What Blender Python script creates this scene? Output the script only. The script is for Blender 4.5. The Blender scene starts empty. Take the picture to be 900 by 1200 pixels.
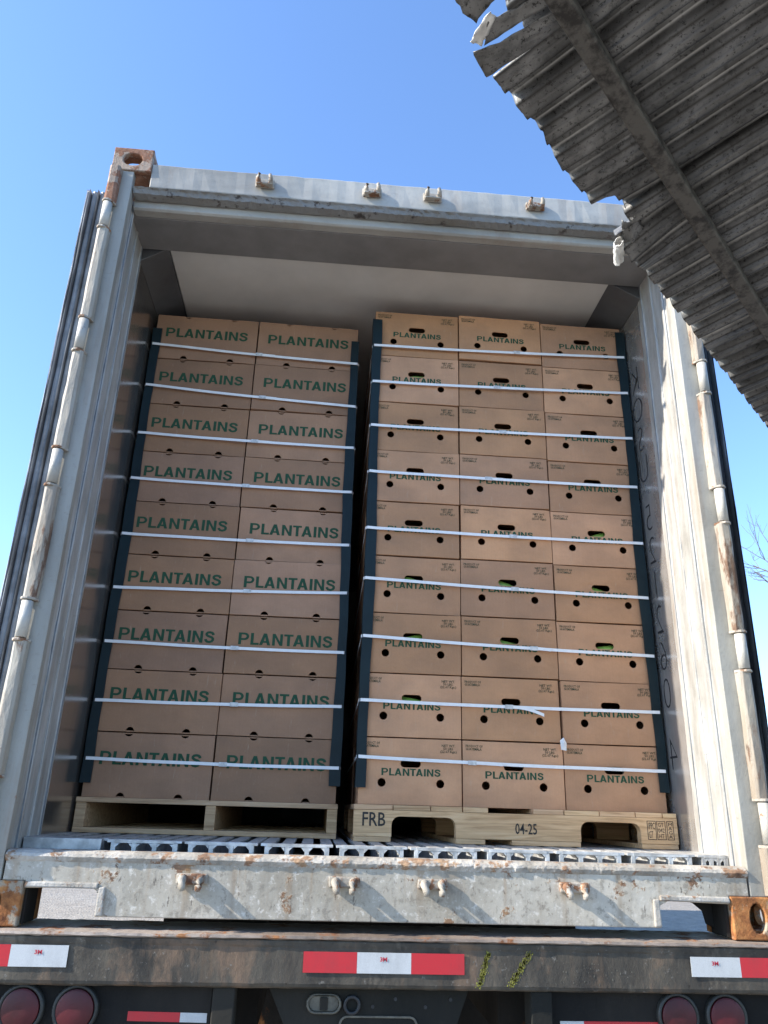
import bpy, bmesh, math, random
from mathutils import Vector, Matrix
random.seed(7)
R = math.radians
C = bpy.context.scene.collection
SC = bpy.context.scene
ZB = 1.25                       # the container's underside stands this far above the ground

# ------------------------------------------------------------------ camera, sky, sun, exposure
def look_axes(yaw, pitch, roll):
    f = Vector((math.sin(yaw)*math.cos(pitch), math.cos(yaw)*math.cos(pitch), math.sin(pitch)))
    r0 = Vector((math.cos(yaw), -math.sin(yaw), 0)); u0 = r0.cross(f)
    r = math.cos(roll)*r0 + math.sin(roll)*u0; u = -math.sin(roll)*r0 + math.cos(roll)*u0
    return r, u, f
cd = bpy.data.cameras.new('camera'); cam = bpy.data.objects.new('camera', cd); C.objects.link(cam)
cd.sensor_fit = 'VERTICAL'; cd.sensor_height = 36; cd.sensor_width = 27
cd.lens = 36*900.24/1200; cd.clip_end = 2000; cd.clip_start = 0.02
r_, u_, f_ = look_axes(0.07274, 0.37182, 0.02947)
mw = Matrix((r_, u_, -f_)).transposed().to_4x4(); mw.translation = (-0.23043, -2.53882, 0.33232 + ZB)
cam.matrix_world = mw; SC.camera = cam

SUN_TRAVEL = Vector((5.2, 1.0, -3.4)).normalized()
to_sun = -SUN_TRAVEL
w = bpy.data.worlds.new('World'); SC.world = w; w.use_nodes = True
sky = w.node_tree.nodes.new('ShaderNodeTexSky'); sky.sky_type = 'NISHITA'; sky.sun_disc = False
sky.sun_elevation = math.asin(to_sun.z); sky.sun_rotation = math.atan2(to_sun.x, to_sun.y)
sky.air_density = 1.0; sky.dust_density = 0.45; sky.ozone_density = 1.6
bg = w.node_tree.nodes['Background']; bg.inputs[1].default_value = 0.15
tn = w.node_tree.nodes.new('ShaderNodeMix'); tn.data_type = 'RGBA'; tn.blend_type = 'MULTIPLY'; tn.inputs[0].default_value = 1
tn.inputs[7].default_value = (0.95, 1.145, 1.39, 1)      # a clearer, bluer day than the plain model
w.node_tree.links.new(sky.outputs[0], tn.inputs[6]); w.node_tree.links.new(tn.outputs[2], bg.inputs[0])
ld = bpy.data.lights.new('sun', 'SUN'); ld.energy = 5.0; ld.angle = R(0.53); ld.color = (1.0, 0.925, 0.81)
sun = bpy.data.objects.new('sun', ld); C.objects.link(sun); sun.location = (-20, -6, 20)
sun.rotation_euler = SUN_TRAVEL.to_track_quat('-Z', 'Y').to_euler()
SC.view_settings.view_transform = 'Standard'; SC.view_settings.look = 'None'
SC.view_settings.exposure = 1.02; SC.view_settings.gamma = 1
SC.cycles.max_bounces = 10; SC.cycles.diffuse_bounces = 6; SC.cycles.glossy_bounces = 5

# ------------------------------------------------------------------ materials
class NT:
    def __init__(s, name):
        s.m = bpy.data.materials.new(name); s.m.use_nodes = True; s.t = s.m.node_tree
        s.b = s.t.nodes['Principled BSDF']; s.tc = s.t.nodes.new('ShaderNodeTexCoord')
    def n(s, ty, **kw):
        x = s.t.nodes.new(ty)
        for k, v in kw.items(): setattr(x, k, v)
        return x
    def l(s, a, b): s.t.links.new(a, b)
    def co(s, scale=(1, 1, 1), rot=(0, 0, 0)):
        mp = s.n('ShaderNodeMapping'); mp.inputs['Scale'].default_value = scale; mp.inputs['Rotation'].default_value = rot
        s.l(s.tc.outputs['Object'], mp.inputs[0]); return mp.outputs[0]
    def noise(s, sc, det=6, ro=.6, co=None, dist=0):
        x = s.n('ShaderNodeTexNoise'); x.inputs['Scale'].default_value = sc; x.inputs['Detail'].default_value = det
        x.inputs['Roughness'].default_value = ro; x.inputs['Distortion'].default_value = dist
        s.l(co if co is not None else s.tc.outputs['Object'], x.inputs['Vector']); return x.outputs['Fac']
    def ramp(s, f, stops):
        x = s.n('ShaderNodeValToRGB'); e = x.color_ramp.elements
        while len(e) < len(stops): e.new(.5)
        for el, (p, c) in zip(e, stops):
            el.position = p; el.color = (c, c, c, 1) if isinstance(c, (int, float)) else (*c, 1)
        s.l(f, x.inputs[0]); return x.outputs[0]
    def mix(s, fac, a, b, mode='MIX'):
        x = s.n('ShaderNodeMix', data_type='RGBA', blend_type=mode)
        for inp, v in ((0, fac), (6, a), (7, b)):
            if isinstance(v, (int, float)): x.inputs[inp].default_value = v
            elif isinstance(v, tuple): x.inputs[inp].default_value = (*v, 1)
            else: s.l(v, x.inputs[inp])
        return x.outputs[2]
    def math(s, op, a, b=0.0):
        x = s.n('ShaderNodeMath', operation=op)
        for i, v in ((0, a), (1, b)):
            if isinstance(v, (int, float)): x.inputs[i].default_value = v
            else: s.l(v, x.inputs[i])
        return x.outputs[0]
    def bump(s, h, st=.3, d=.01, prev=None):
        x = s.n('ShaderNodeBump'); x.inputs['Strength'].default_value = st; x.inputs['Distance'].default_value = d
        s.l(h, x.inputs['Height'])
        if prev is not None: s.l(prev, x.inputs['Normal'])
        s.l(x.outputs[0], s.b.inputs['Normal']); return x.outputs[0]
    def set(s, col=None, rough=None, metal=None, spec=None):
        for k, v in (('Base Color', col), ('Roughness', rough), ('Metallic', metal), ('Specular IOR Level', spec)):
            if v is None: continue
            if isinstance(v, tuple): s.b.inputs[k].default_value = (*v, 1)
            elif isinstance(v, (int, float)): s.b.inputs[k].default_value = v
            else: s.l(v, s.b.inputs[k])
        return s.m

def paint(name, col, rust=.7, rs=5, dirt=.72, rough=.5, bump=.35, streak=(1, 1, .25), dirtcol=(.16, .14, .11), chip=None, rustcols=((.05, .022, .012), (.20, .075, .025), (.36, .17, .07)), runs=0.0, runmap=(9, 9, .7), spec=.5, rmap=None, flat=.6):
    t = NT(name)
    n1 = t.noise(rs, 12, .68, t.co(rmap) if rmap else None); n2 = t.noise(3, 8, .6, t.co(streak)); n3 = t.noise(14, 8, .7)
    mask = t.ramp(n1, [(rust, 0), (min(rust+.05, 1), 1)])
    d = t.ramp(n2, [(.35, 0), (dirt, 1)])
    fine = t.noise(45, 6, .7)
    base = t.mix(t.math('MULTIPLY', t.math('SUBTRACT', 1.0, d), .75), col, dirtcol)
    base = t.mix(t.ramp(fine, [(.55, 0), (.75, .35)]), base, dirtcol)
    rc = t.ramp(n3, [(.32, rustcols[0]), (.5, rustcols[1]), (.68, rustcols[2])])
    if runs:
        rn = t.ramp(t.noise(1.0, 7, .7, t.co(runmap)), [(.54, 0), (.72, runs)])
        base = t.mix(rn, base, (.23, .12, .055))
        sc = t.ramp(t.noise(26, 3, .8, t.co((.35, 1, 2.2))), [(.66, 0), (.70, runs)]); base = t.mix(sc, base, (.12, .10, .085))
    c = t.mix(mask, base, rc)
    b = t.bump(t.noise(5, 8, .55), bump*flat, .012); b = t.bump(n1, bump*.5, .02, b); t.bump(fine, bump*.3, .003, b)
    ro = t.math('ADD', rough, t.math('MULTIPLY', mask, .3))
    return t.set(c, ro, None, spec)

M = {}
M['paint'] = paint('weathered_grey_paint', (.46, .44, .395), .60, 6.5, .64, .5, .45, dirtcol=(.20, .185, .16), runs=.5, runmap=(7, 7, 1.6))
t = NT('weathered_sill_paint')
sx = t.n('ShaderNodeSeparateXYZ'); t.l(t.tc.outputs['Object'], sx.inputs[0])
up = t.ramp(t.math('MULTIPLY', sx.outputs[2], 1.6), [(.12, 0), (.27, 1)])          # nearer the welded lip
n1 = t.noise(9, 12, .72); n2 = t.noise(1, 7, .68, t.co((8, 8, 1.3))); n3 = t.noise(30, 8, .75); n4 = t.noise(2.2, 8, .6); n5 = t.noise(55, 6, .7, t.co((1, 1, .35)))
c = t.mix(t.ramp(n4, [(.38, 0), (.62, 1)]), (.33, .295, .235), (.52, .475, .395))
c = t.mix(t.ramp(n2, [(.48, 0), (.66, .7)]), c, (.23, .19, .14))
c = t.mix(t.ramp(n3, [(.53, 0), (.60, .6)]), c, (.19, .165, .13))
c = t.mix(t.ramp(n3, [(.38, .75), (.45, 0)]), c, (.62, .58, .51))
c = t.mix(t.ramp(n5, [(.61, 0), (.64, .8)]), c, (.11, .09, .07))
rm = t.ramp(t.math('ADD', n1, t.math('MULTIPLY', up, .055)), [(.615, 0), (.645, 1)])
c = t.mix(rm, c, t.ramp(t.noise(24, 8, .7), [(.35, (.07, .038, .022)), (.5, (.20, .105, .055)), (.66, (.34, .20, .10))]))
dr = t.math('MULTIPLY', t.ramp(t.noise(1, 5, .6, t.co((16, 16, .8))), [(.54, 0), (.68, .65)]), t.math('ADD', t.math('MULTIPLY', up, .8), .2))
c = t.mix(dr, c, (.30, .17, .07))
b = t.bump(n4, .25, .02); b = t.bump(n3, .4, .004, b); t.bump(rm, .5, .004, b); M['sill'] = t.set(c, .55)
M['header_paint'] = paint('header_grey_paint', (.44, .43, .395), .68, 4, .6, .5, .3, streak=(.4, 1, 1), dirtcol=(.2, .19, .17), runs=.35, runmap=(6, 6, 2))
M['post_paint'] = paint('post_grey_paint', (.37, .36, .32), .68, 5, .6, .5, .35, runs=.35, runmap=(12, 12, .8))
M['white_jamb'] = paint('white_jamb_plastic', (.475, .468, .448), .72, 5, .74, .42, .5, streak=(7, 7, 1.4), dirtcol=(.21, .20, .175), runs=.4, runmap=(22, 22, 2.2), flat=1.2)
M['rust'] = paint('rusty_casting', (.36, .27, .21), .46, 14, .6, .75, 1.2, rustcols=((.07, .03, .02), (.21, .095, .055), (.33, .19, .13)))
M['rust_orange'] = paint('rusty_orange_casting', (.40, .33, .24), .42, 12, .6, .75, 1.3, rustcols=((.10, .035, .014), (.32, .125, .04), (.50, .25, .09)))
M['hinge_strip'] = paint('stained_hinge_strip', (.37, .345, .29), .545, 8, .62, .65, .8, streak=(2, 2, .5), dirtcol=(.20, .145, .10), rustcols=((.075, .045, .03), (.15, .09, .06), (.24, .155, .105)), rmap=(1.2, 1.2, .38), runs=.4, runmap=(20, 20, 2))
M['hinge'] = paint('pale_hinge_paint', (.52, .50, .45), .66, 10, .62, .5, .4)
M['keeper'] = paint('stained_keeper_paint', (.42, .38, .32), .52, 22, .6, .65, .9, rustcols=((.07, .035, .02), (.20, .10, .055), (.32, .18, .10)))
M['lip'] = paint('chipped_sill_lip', (.48, .45, .40), .53, 13, .62, .7, 1.2, streak=(3, 1, 1), rustcols=((.10, .06, .04), (.26, .15, .09), (.38, .26, .16)))
M['crud'] = paint('flaked_sealant', (.22, .22, .215), .56, 17, .5, .8, 1.3, streak=(.5, 1, 1), rustcols=((.03, .027, .027), (.08, .07, .065), (.16, .14, .13)))
t = NT('worn_black_beam')
p1 = t.noise(2.4, 10, .68, t.co((1.6, 1, .9))); p2 = t.noise(6, 10, .7, t.co((1, 1, .6))); p3 = t.noise(34, 8, .75); p4 = t.noise(4, 8, .65, t.co((5, 1, .5)))
c = t.ramp(p2, [(.34, (.040, .036, .031)), (.55, (.088, .076, .060)), (.72, (.150, .124, .092))])
c = t.mix(t.ramp(p1, [(.52, 0), (.60, .85)]), c, (.18, .12, .08))
c = t.mix(t.ramp(p1, [(.34, .8), (.42, 0)]), c, (.18, .152, .115))
c = t.mix(t.ramp(p4, [(.56, 0), (.70, .7)]), c, (.095, .066, .045))
c = t.mix(t.ramp(p3, [(.60, 0), (.66, .75)]), c, (.24, .22, .19)); c = t.mix(t.ramp(p3, [(.32, .8), (.38, 0)]), c, (.014, .013, .012))
b = t.bump(p3, .35, .003); t.bump(p1, .5, .02, b); M['beam'] = t.set(c, .75, 0, .25)
M['beam_lip'] = paint('scraped_beam_lip', (.30, .25, .21), .55, 9, .5, .6, .9, streak=(.3, 1, 1), dirtcol=(.10, .07, .05))
M['dark_panel'] = paint('dark_chassis_paint', (.016, .0155, .015), .62, 4, .6, .9, .4, dirtcol=(.042, .037, .032), spec=.12)
M['chassis_grey'] = paint('dusty_grey_chassis', (.022, .022, .020), .68, 5, .6, .95, .3, dirtcol=(.042, .038, .032), spec=.1)
def plain(name, col, rough=.5, metal=0, var=.25, sc=8, bump=0, spec=None):
    t = NT(name); n = t.noise(sc, 6, .6)
    c = t.mix(t.ramp(n, [(.35, 0), (.65, 1)]), tuple(x*(1-var) for x in col), tuple(min(1, x*(1+var*.6)) for x in col))
    if bump: t.bump(n, bump, .004)
    return t.set(c, rough, metal, spec)
M['rubber'] = plain('black_rubber_seal', (.018, .02, .024), .45, 0, .4, 20, .2)
M['grey_seal'] = plain('pale_grey_seal', (.22, .24, .26), .5, 0, .35, 12, .2)
M['door_edge'] = plain('aluminium_door_edge', (.33, .35, .38), .38, .6, .3, 6, .1)
M['door_skin'] = plain('white_door_skin', (.6, .6, .58), .5)
M['ceiling'] = plain('white_ceiling_panel', (.62, .60, .56), .45, 0, .12, 2.5, .05)
M['cove'] = plain('dull_cove_trim', (.13, .135, .14), .4, .3, .25, 4, .1)
M['lining'] = plain('grey_header_lining', (.22, .215, .21), .5, 0, .2, 4, .1)
M['aluminium'] = plain('scuffed_aluminium_rail', (.52, .52, .51), .45, .35, .35, 22, .3)
M['strap'] = plain('white_polyester_strap', (.80, .79, .78), .35, 0, .05, 30)
M['seal'] = plain('crimped_strap_seal', (.58, .57, .55), .4, .1, .25, 60)
M['protector'] = plain('dark_green_plastic', (.007, .018, .022), .5, 0, .3, 5, .15, .25)
M['ink'] = plain('green_print_ink', (.016, .070, .034), .85, 0, .15, 60)
M['note_ink'] = plain('faded_green_ink', (.03, .05, .025), .85, 0, .2, 60)
M['stencil'] = plain('black_stencil_ink', (.03, .025, .02), .7, 0, .3, 60)
M['marker'] = plain('black_marker_ink', (.03, .03, .033), .6, 0, .3, 20)
M['plantain'] = plain('green_plantain_skin', (.20, .34, .06), .35, 0, .4, 12, .1)
M['red_tape'] = plain('red_reflective_tape', (.62, .018, .03), .3, 0, .12, 50)
M['white_tape'] = plain('white_reflective_tape', (.68, .69, .70), .3, 0, .10, 30)
def tape_mat(name, col):
    t = NT(name); v = t.n('ShaderNodeTexVoronoi'); v.inputs['Scale'].default_value = 190; v.feature = 'DISTANCE_TO_EDGE'; t.l(t.tc.outputs['Object'], v.inputs['Vector'])
    c = t.mix(t.ramp(v.outputs['Distance'], [(.02, .35), (.10, 0)]), col, tuple(x*.72+.02 for x in col))
    c = t.mix(t.ramp(t.noise(9, 8, .7, t.co((1, 1, .5))), [(.48, 0), (.75, .55)]), c, tuple(x*.45+.03 for x in col)); return t.set(c, .35)
M['red_tape'] = tape_mat('red_reflective_tape', (.52, .022, .033)); M['white_tape'] = tape_mat('white_reflective_tape', (.54, .55, .55))
M['red_print'] = plain('red_print', (.5, .02, .05), .5)
M['lens'] = plain('dark_red_lens', (.070, .003, .007), .5, 0, .4, 9, .1)
M['lens_rim'] = plain('black_lens_rim', (.03, .032, .03), .5, 0, .3)
M['lamp_metal'] = plain('dusty_lamp_bezel', (.13, .12, .095), .6, .2, .4, 30, .3)
M['yellow'] = plain('yellow_green_paint_mark', (.26, .25, .04), .8, 0, .6, 40)
M['torn_white'] = plain('sunlit_sheet_edge', (.66, .65, .61), .45, .2, .3, 25, .3)  # sunlight on the torn edges is put into this white
M['bark'] = plain('grey_bark', (.16, .13, .11), .9, 0, .3, 20, .3)
M['paper'] = plain('white_paper_scrap', (.8, .79, .77), .7)

t = NT('brushed_steel_wall')     # dull polished wall lining that mirrors the cartons
nA = t.noise(2.2, 4, .5, t.co((1, 2.0, .6))); nB = t.noise(5, 8, .65)
t.bump(nA, .22, .02)
M['steel'] = t.set(t.ramp(nB, [(.3, (.42, .385, .35)), (.7, (.58, .54, .50))]), t.ramp(nB, [(.3, .13), (.75, .28)]), .90)

t = NT('scuffed_lit_steel_wall')  # scuffed right wall; the sun on it is put into paler, duller steel
nA = t.noise(2.2, 4, .5, t.co((1, 2.0, .6))); nB = t.noise(5, 8, .65); nC = t.noise(1, 7, .7, t.co((1, 26, 2.5)))
c = t.mix(t.ramp(nC, [(.5, 0), (.68, .6)]), t.ramp(nB, [(.3, (.42, .40, .375)), (.7, (.58, .555, .53))]), (.66, .65, .62))
t.bump(nA, .22, .02); M['steel_scuffed_lit'] = t.set(c, t.ramp(nB, [(.3, .17), (.75, .42)]), .70)

t = NT('kraft_cardboard')
oi = t.n('ShaderNodeObjectInfo')
def shifted(scale):
    mp = t.n('ShaderNodeMapping'); mp.inputs['Scale'].default_value = scale; t.l(t.tc.outputs['Object'], mp.inputs[0])
    cb = t.n('ShaderNodeCombineXYZ'); t.l(t.math('MULTIPLY', oi.outputs['Random'], 83.0), cb.inputs[0]); t.l(t.math('MULTIPLY', oi.outputs['Random'], 57.0), cb.inputs[2]); t.l(cb.outputs[0], mp.inputs['Location']); return mp.outputs[0]
fl = t.noise(1.6, 3, .5, shifted((150, 1, 3))); bl = t.noise(4, 6, .6, shifted((1, 1, 1))); sp = t.noise(120, 4, .6)
wide = t.noise(1.0, 3, .5, shifted((5, 1, 7))); scf = t.noise(1.0, 5, .75, shifted((60, 10, 9)))
c = t.mix(1.0, oi.outputs['Color'], t.ramp(bl, [(.3, (.90, .89, .88)), (.7, (1.06, 1.05, 1.04))]), 'MULTIPLY')
c = t.mix(.5, c, t.ramp(sp, [(.3, .90), (.7, 1.05)]), 'MULTIPLY')
c = t.mix(.35, c, t.ramp(fl, [(.3, .92), (.7, 1.04)]), 'MULTIPLY')
c = t.mix(t.ramp(scf, [(.60, 0), (.70, .38)]), c, (.50, .38, .27))
c = t.mix(t.ramp(wide, [(.35, .26), (.6, 0)]), c, (.15, .10, .07))
b = t.bump(wide, .55, .02); b = t.bump(bl, .30, .010, b); t.bump(fl, .10, .0015, b)
M['card'] = t.set(c, .72, 0, .25)

t = NT('pine_wood')
g = t.noise(3, 8, .6, t.co((1.0, 14, 18)), 1.5); g2 = t.noise(2.5, 5, .6)
oi = t.n('ShaderNodeObjectInfo')
c = t.ramp(g, [(.3, (.42, .245, .12)), (.52, (.68, .44, .245)), (.75, (.80, .57, .35))])
c = t.mix(.5, c, t.ramp(g2, [(.3, (.8, .78, .74)), (.7, (1.05, 1.03, 1.0))]), 'MULTIPLY')
c = t.mix(.8, c, oi.outputs['Color'], 'MULTIPLY'); t.bump(g, .25, .003)
M['wood'] = t.set(c, .75)

t = NT('corroded_roof_sheet')
al = t.co((14, .6, 1), (0, 0, R(-45)))
st = t.noise(1.0, 5, .55, al); bl = t.noise(7, 12, .75); sp = t.noise(95, 5, .8); sp2 = t.noise(38, 8, .8); big = t.noise(2.6, 5, .55)
c = t.ramp(st, [(.30, (.090, .090, .088)), (.5, (.165, .165, .160)), (.70, (.27, .27, .263))])
c = t.mix(t.ramp(bl, [(.52, 0), (.70, .6)]), c, (.040, .039, .037))
c = t.mix(t.ramp(sp2, [(.56, 0), (.62, .5)]), c, (.030, .029, .028))
c = t.mix(t.ramp(sp, [(.56, 0), (.61, .8)]), c, (.013, .012, .011))
c = t.mix(t.ramp(big, [(.56, 0), (.78, .3)]), c, (.085, .066, .046))
at = t.n('ShaderNodeAttribute'); at.attribute_name = 'rib_light_shade'  # rib highlights and shadow lines painted into the sheet colour
glint = t.math('MULTIPLY', t.ramp(at.outputs['Fac'], [(.5, 0), (1, 1)]), t.ramp(t.noise(1, 6, .65, t.co((5, 2.2, 1), (0, 0, R(-45)))), [(.36, 0), (.54, 1)]))
c = t.mix(glint, c, (.52, .51, .48))
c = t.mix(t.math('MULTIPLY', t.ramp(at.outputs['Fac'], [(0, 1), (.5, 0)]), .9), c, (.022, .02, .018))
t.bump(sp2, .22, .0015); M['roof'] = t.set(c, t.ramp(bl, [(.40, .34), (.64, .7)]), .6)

t = NT('pitted_purlin_steel')
bl = t.noise(30, 8, .7); sp = t.noise(14, 8, .7)
c = t.mix(t.ramp(bl, [(.45, 0), (.6, 1)]), (.105, .098, .086), (.026, .023, .020)); c = t.mix(t.ramp(sp, [(.6, 0), (.7, .6)]), c, (.17, .16, .145))
t.bump(bl, .6, .003); M['purlin'] = t.set(c, .6, .2)

t = NT('dusty_gravel')
v = t.n('ShaderNodeTexVoronoi'); v.inputs['Scale'].default_value = 26; t.l(t.tc.outputs['Object'], v.inputs['Vector'])
n = t.noise(.6, 8, .65); f = t.noise(6, 10, .75)
c = t.mix(t.ramp(f, [(.3, 0), (.7, 1)]), (.17, .15, .125), (.36, .325, .275)); c = t.mix(t.ramp(n, [(.4, 0), (.7, .4)]), c, (.24, .195, .145))
b = t.bump(v.outputs['Distance'], .7, .02); t.bump(f, .5, .05, b); M['ground'] = t.set(c, .95)

# ------------------------------------------------------------------ mesh helpers
ORG = {}                         # top-level object -> its base point
class MB:
    def __init__(s): s.v = []; s.f = []
    def add(s, vs, fs):
        k = len(s.v); s.v += [tuple(p) for p in vs]; s.f += [tuple(i+k for i in q) for q in fs]; return s
    def box(s, x0, x1, y0, y1, z0, z1):
        return s.add([(x, y, z) for x in (x0, x1) for y in (y0, y1) for z in (z0, z1)],
                     [(0, 1, 3, 2), (4, 6, 7, 5), (0, 4, 5, 1), (2, 3, 7, 6), (0, 2, 6, 4), (1, 5, 7, 3)])
    def prism(s, prof, axis, a, b, steps=1, jit=0):
        n = len(prof); vs = []; fs = []
        for k in range(steps+1):
            c = a + (b-a)*k/steps
            for (p, q) in prof:
                if jit: p += random.uniform(-jit, jit); q += random.uniform(-jit, jit)
                vs.append({'x': (c, p, q), 'y': (p, c, q), 'z': (p, q, c)}[axis])
        for k in range(steps):
            for i in range(n): fs.append((k*n+i, k*n+(i+1) % n, (k+1)*n+(i+1) % n, (k+1)*n+i))
        fs.append(tuple(range(n))[::-1]); fs.append(tuple(range(steps*n, steps*n+n)))
        return s.add(vs, fs)
    def tube(s, pts, rad, seg=8, caps=True):
        pts = [Vector(p) for p in pts]; rr = rad if isinstance(rad, (list, tuple)) else [rad]*len(pts); vs = []; fs = []
        for i, p in enumerate(pts):
            d = (pts[min(i+1, len(pts)-1)] - pts[max(i-1, 0)]).normalized()
            a = d.cross(Vector((0, 0, 1)) if abs(d.z) < .9 else Vector((1, 0, 0))).normalized(); b = d.cross(a)
            vs += [p + (a*math.cos(2*math.pi*k/seg) + b*math.sin(2*math.pi*k/seg))*rr[i] for k in range(seg)]
        for i in range(len(pts)-1):
            for k in range(seg): fs.append((i*seg+k, i*seg+(k+1) % seg, (i+1)*seg+(k+1) % seg, (i+1)*seg+k))
        if caps: fs.append(tuple(range(seg))[::-1]); fs.append(tuple((len(pts)-1)*seg+k for k in range(seg)))
        return s.add(vs, fs)
    def mesh(s, name, org=(0, 0, 0), smooth=False):
        me = bpy.data.meshes.new(name)
        me.from_pydata([(x-org[0], y-org[1], z-org[2]) for x, y, z in s.v], [], s.f)
        bm = bmesh.new(); bm.from_mesh(me); bmesh.ops.recalc_face_normals(bm, faces=bm.faces); bm.to_mesh(me); bm.free()
        if smooth: me.polygons.foreach_set('use_smooth', [True]*len(me.polygons))
        return me
    def build(s, name, mat, parent=None, bevel=0, smooth=False, seg=2):
        r = parent
        while r is not None and r.parent is not None: r = r.parent
        return link(name, s.mesh(name, ORG.get(r, (0, 0, 0)) if r else (0, 0, 0), smooth), mat, parent, bevel, seg)
def link(name, me, mat, parent=None, bevel=0, seg=2):
    o = bpy.data.objects.new(name, me); C.objects.link(o)
    if mat and not me.materials: me.materials.append(M[mat])
    o.parent = parent
    if bevel:
        b = o.modifiers.new('bevel', 'BEVEL'); b.width = bevel; b.segments = seg; b.limit_method = 'ANGLE'; b.angle_limit = R(35); b.harden_normals = False
    return o
def tag(o, label, cat, group=None):
    o['label'] = label; o['category'] = cat
    if group: o['group'] = group
    return o
def thing(name, label, cat, loc=(0, 0, 0), group=None):
    o = bpy.data.objects.new(name, None); C.objects.link(o); o.location = loc; o.empty_display_size = .1
    ORG[o] = loc; return tag(o, label, cat, group)
def stadium(cx, cy, wd, ht, seg=7):
    r = ht/2; hw = wd/2-r
    return [(cx+hw+r*math.cos(a), cy+r*math.sin(a)) for a in [(-90+180*i/seg)*math.pi/180 for i in range(seg+1)]] + \
           [(cx-hw-r*math.cos(a), cy-r*math.sin(a)) for a in [(-90+180*i/seg)*math.pi/180 for i in range(seg+1)]]
def circle(cx, cy, r, seg=14): return [(cx+r*math.cos(2*math.pi*i/seg), cy+r*math.sin(2*math.pi*i/seg)) for i in range(seg)]
def panel(outer, holes, th, bev=0.0):
    """a flat plate with real holes, standing in XZ with its face at y=0 and its back at y=th"""
    cu = bpy.data.curves.new('plate', 'CURVE'); cu.dimensions = '2D'; cu.fill_mode = 'BOTH'; cu.extrude = max(th/2-bev, 1e-5)
    cu.bevel_depth = bev; cu.offset = -bev; cu.bevel_resolution = 1
    for loop in [outer]+holes:
        sp = cu.splines.new('POLY'); sp.points.add(len(loop)-1); sp.use_cyclic_u = True
        for p, (x, y) in zip(sp.points, loop): p.co = (x, y, 0, 1)
    o = bpy.data.objects.new('plate', cu); C.objects.link(o)
    dg = bpy.context.evaluated_depsgraph_get(); dg.update()
    me = bpy.data.meshes.new_from_object(o.evaluated_get(dg), depsgraph=dg)
    vs = [(v.co.x, th/2-v.co.z, v.co.y) for v in me.vertices]; fs = [tuple(p.vertices) for p in me.polygons]
    bpy.data.objects.remove(o); bpy.data.curves.remove(cu); bpy.data.meshes.remove(me)
    return vs, fs
def text(body, width=None, height=None, bold=0.0, mat='ink', line=1.0, align='LEFT', res=2, th=.0006):
    """printed lettering as a mesh in XZ, its lower left corner at the origin, face at y=-th"""
    cu = bpy.data.curves.new('print', 'FONT'); cu.body = body; cu.size = 1; cu.offset = bold; cu.resolution_u = res; cu.space_line = line; cu.align_x = align
    o = bpy.data.objects.new('print', cu); C.objects.link(o)
    dg = bpy.context.evaluated_depsgraph_get(); dg.update()
    me = bpy.data.meshes.new_from_object(o.evaluated_get(dg), depsgraph=dg)
    xs = [v.co.x for v in me.vertices]; ys = [v.co.y for v in me.vertices]
    x0, x1, y0, y1 = min(xs), max(xs), min(ys), max(ys)
    sy = height/(y1-y0) if height else width/(x1-x0); sx = width/(x1-x0) if width else sy
    for v in me.vertices: v.co = ((v.co.x-x0)*sx, -th, (v.co.y-y0)*sy)
    bpy.data.objects.remove(o); bpy.data.curves.remove(cu)
    me.materials.clear(); me.materials.append(M[mat]); me.name = 'print'
    return me
def arc2(cx, cy, r, a0, a1, n=8): return [(cx+r*math.cos(R(a0+(a1-a0)*i/n)), cy+r*math.sin(R(a0+(a1-a0)*i/n))) for i in range(n+1)]
def stroke_outline(pts, h):
    l, r = [], []
    for i, p in enumerate(pts):
        d = (Vector(pts[min(i+1, len(pts)-1)])-Vector(pts[max(i-1, 0)])).normalized(); l.append((p[0]-d.y*h, p[1]+d.x*h)); r.append((p[0]+d.y*h, p[1]-d.x*h))
    return l+r[::-1]
GLYPH = {
 'P': (.72, [[(0, 0), (.2, 0), (.2, .36)]+arc2(.40, .68, .32, -90, 90)+[(0, 1)], [(.2, .525), (.385, .525)]+arc2(.385, .68, .155, -80, 80)+[(.385, .835), (.2, .835)]]),
 'L': (.57, [[(0, 0), (.57, 0), (.57, .17), (.2, .17), (.2, 1), (0, 1)]]),
 'A': (.77, [[(0, 0), (.205, 0), (.27, .2), (.5, .2), (.565, 0), (.77, 0), (.492, 1), (.278, 1)], [(.32, .355), (.45, .355), (.385, .70)]]),
 'N': (.72, [[(0, 0), (.19, 0), (.19, .67), (.52, 0), (.72, 0), (.72, 1), (.53, 1), (.53, .33), (.2, 1), (0, 1)]]),
 'T': (.64, [[(.22, 0), (.42, 0), (.42, .83), (.64, .83), (.64, 1), (0, 1), (0, .83), (.22, .83)]]),
 'I': (.2, [[(0, 0), (.2, 0), (.2, 1), (0, 1)]]),
 'S': (.66, [stroke_outline([(.575, .69), (.55, .80), (.47, .88), (.33, .91), (.19, .88), (.115, .80), (.115, .70), (.19, .61), (.33, .545), (.475, .485), (.56, .40), (.565, .27), (.49, .155), (.335, .09), (.17, .13), (.095, .22), (.08, .33)], .095)])}
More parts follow.
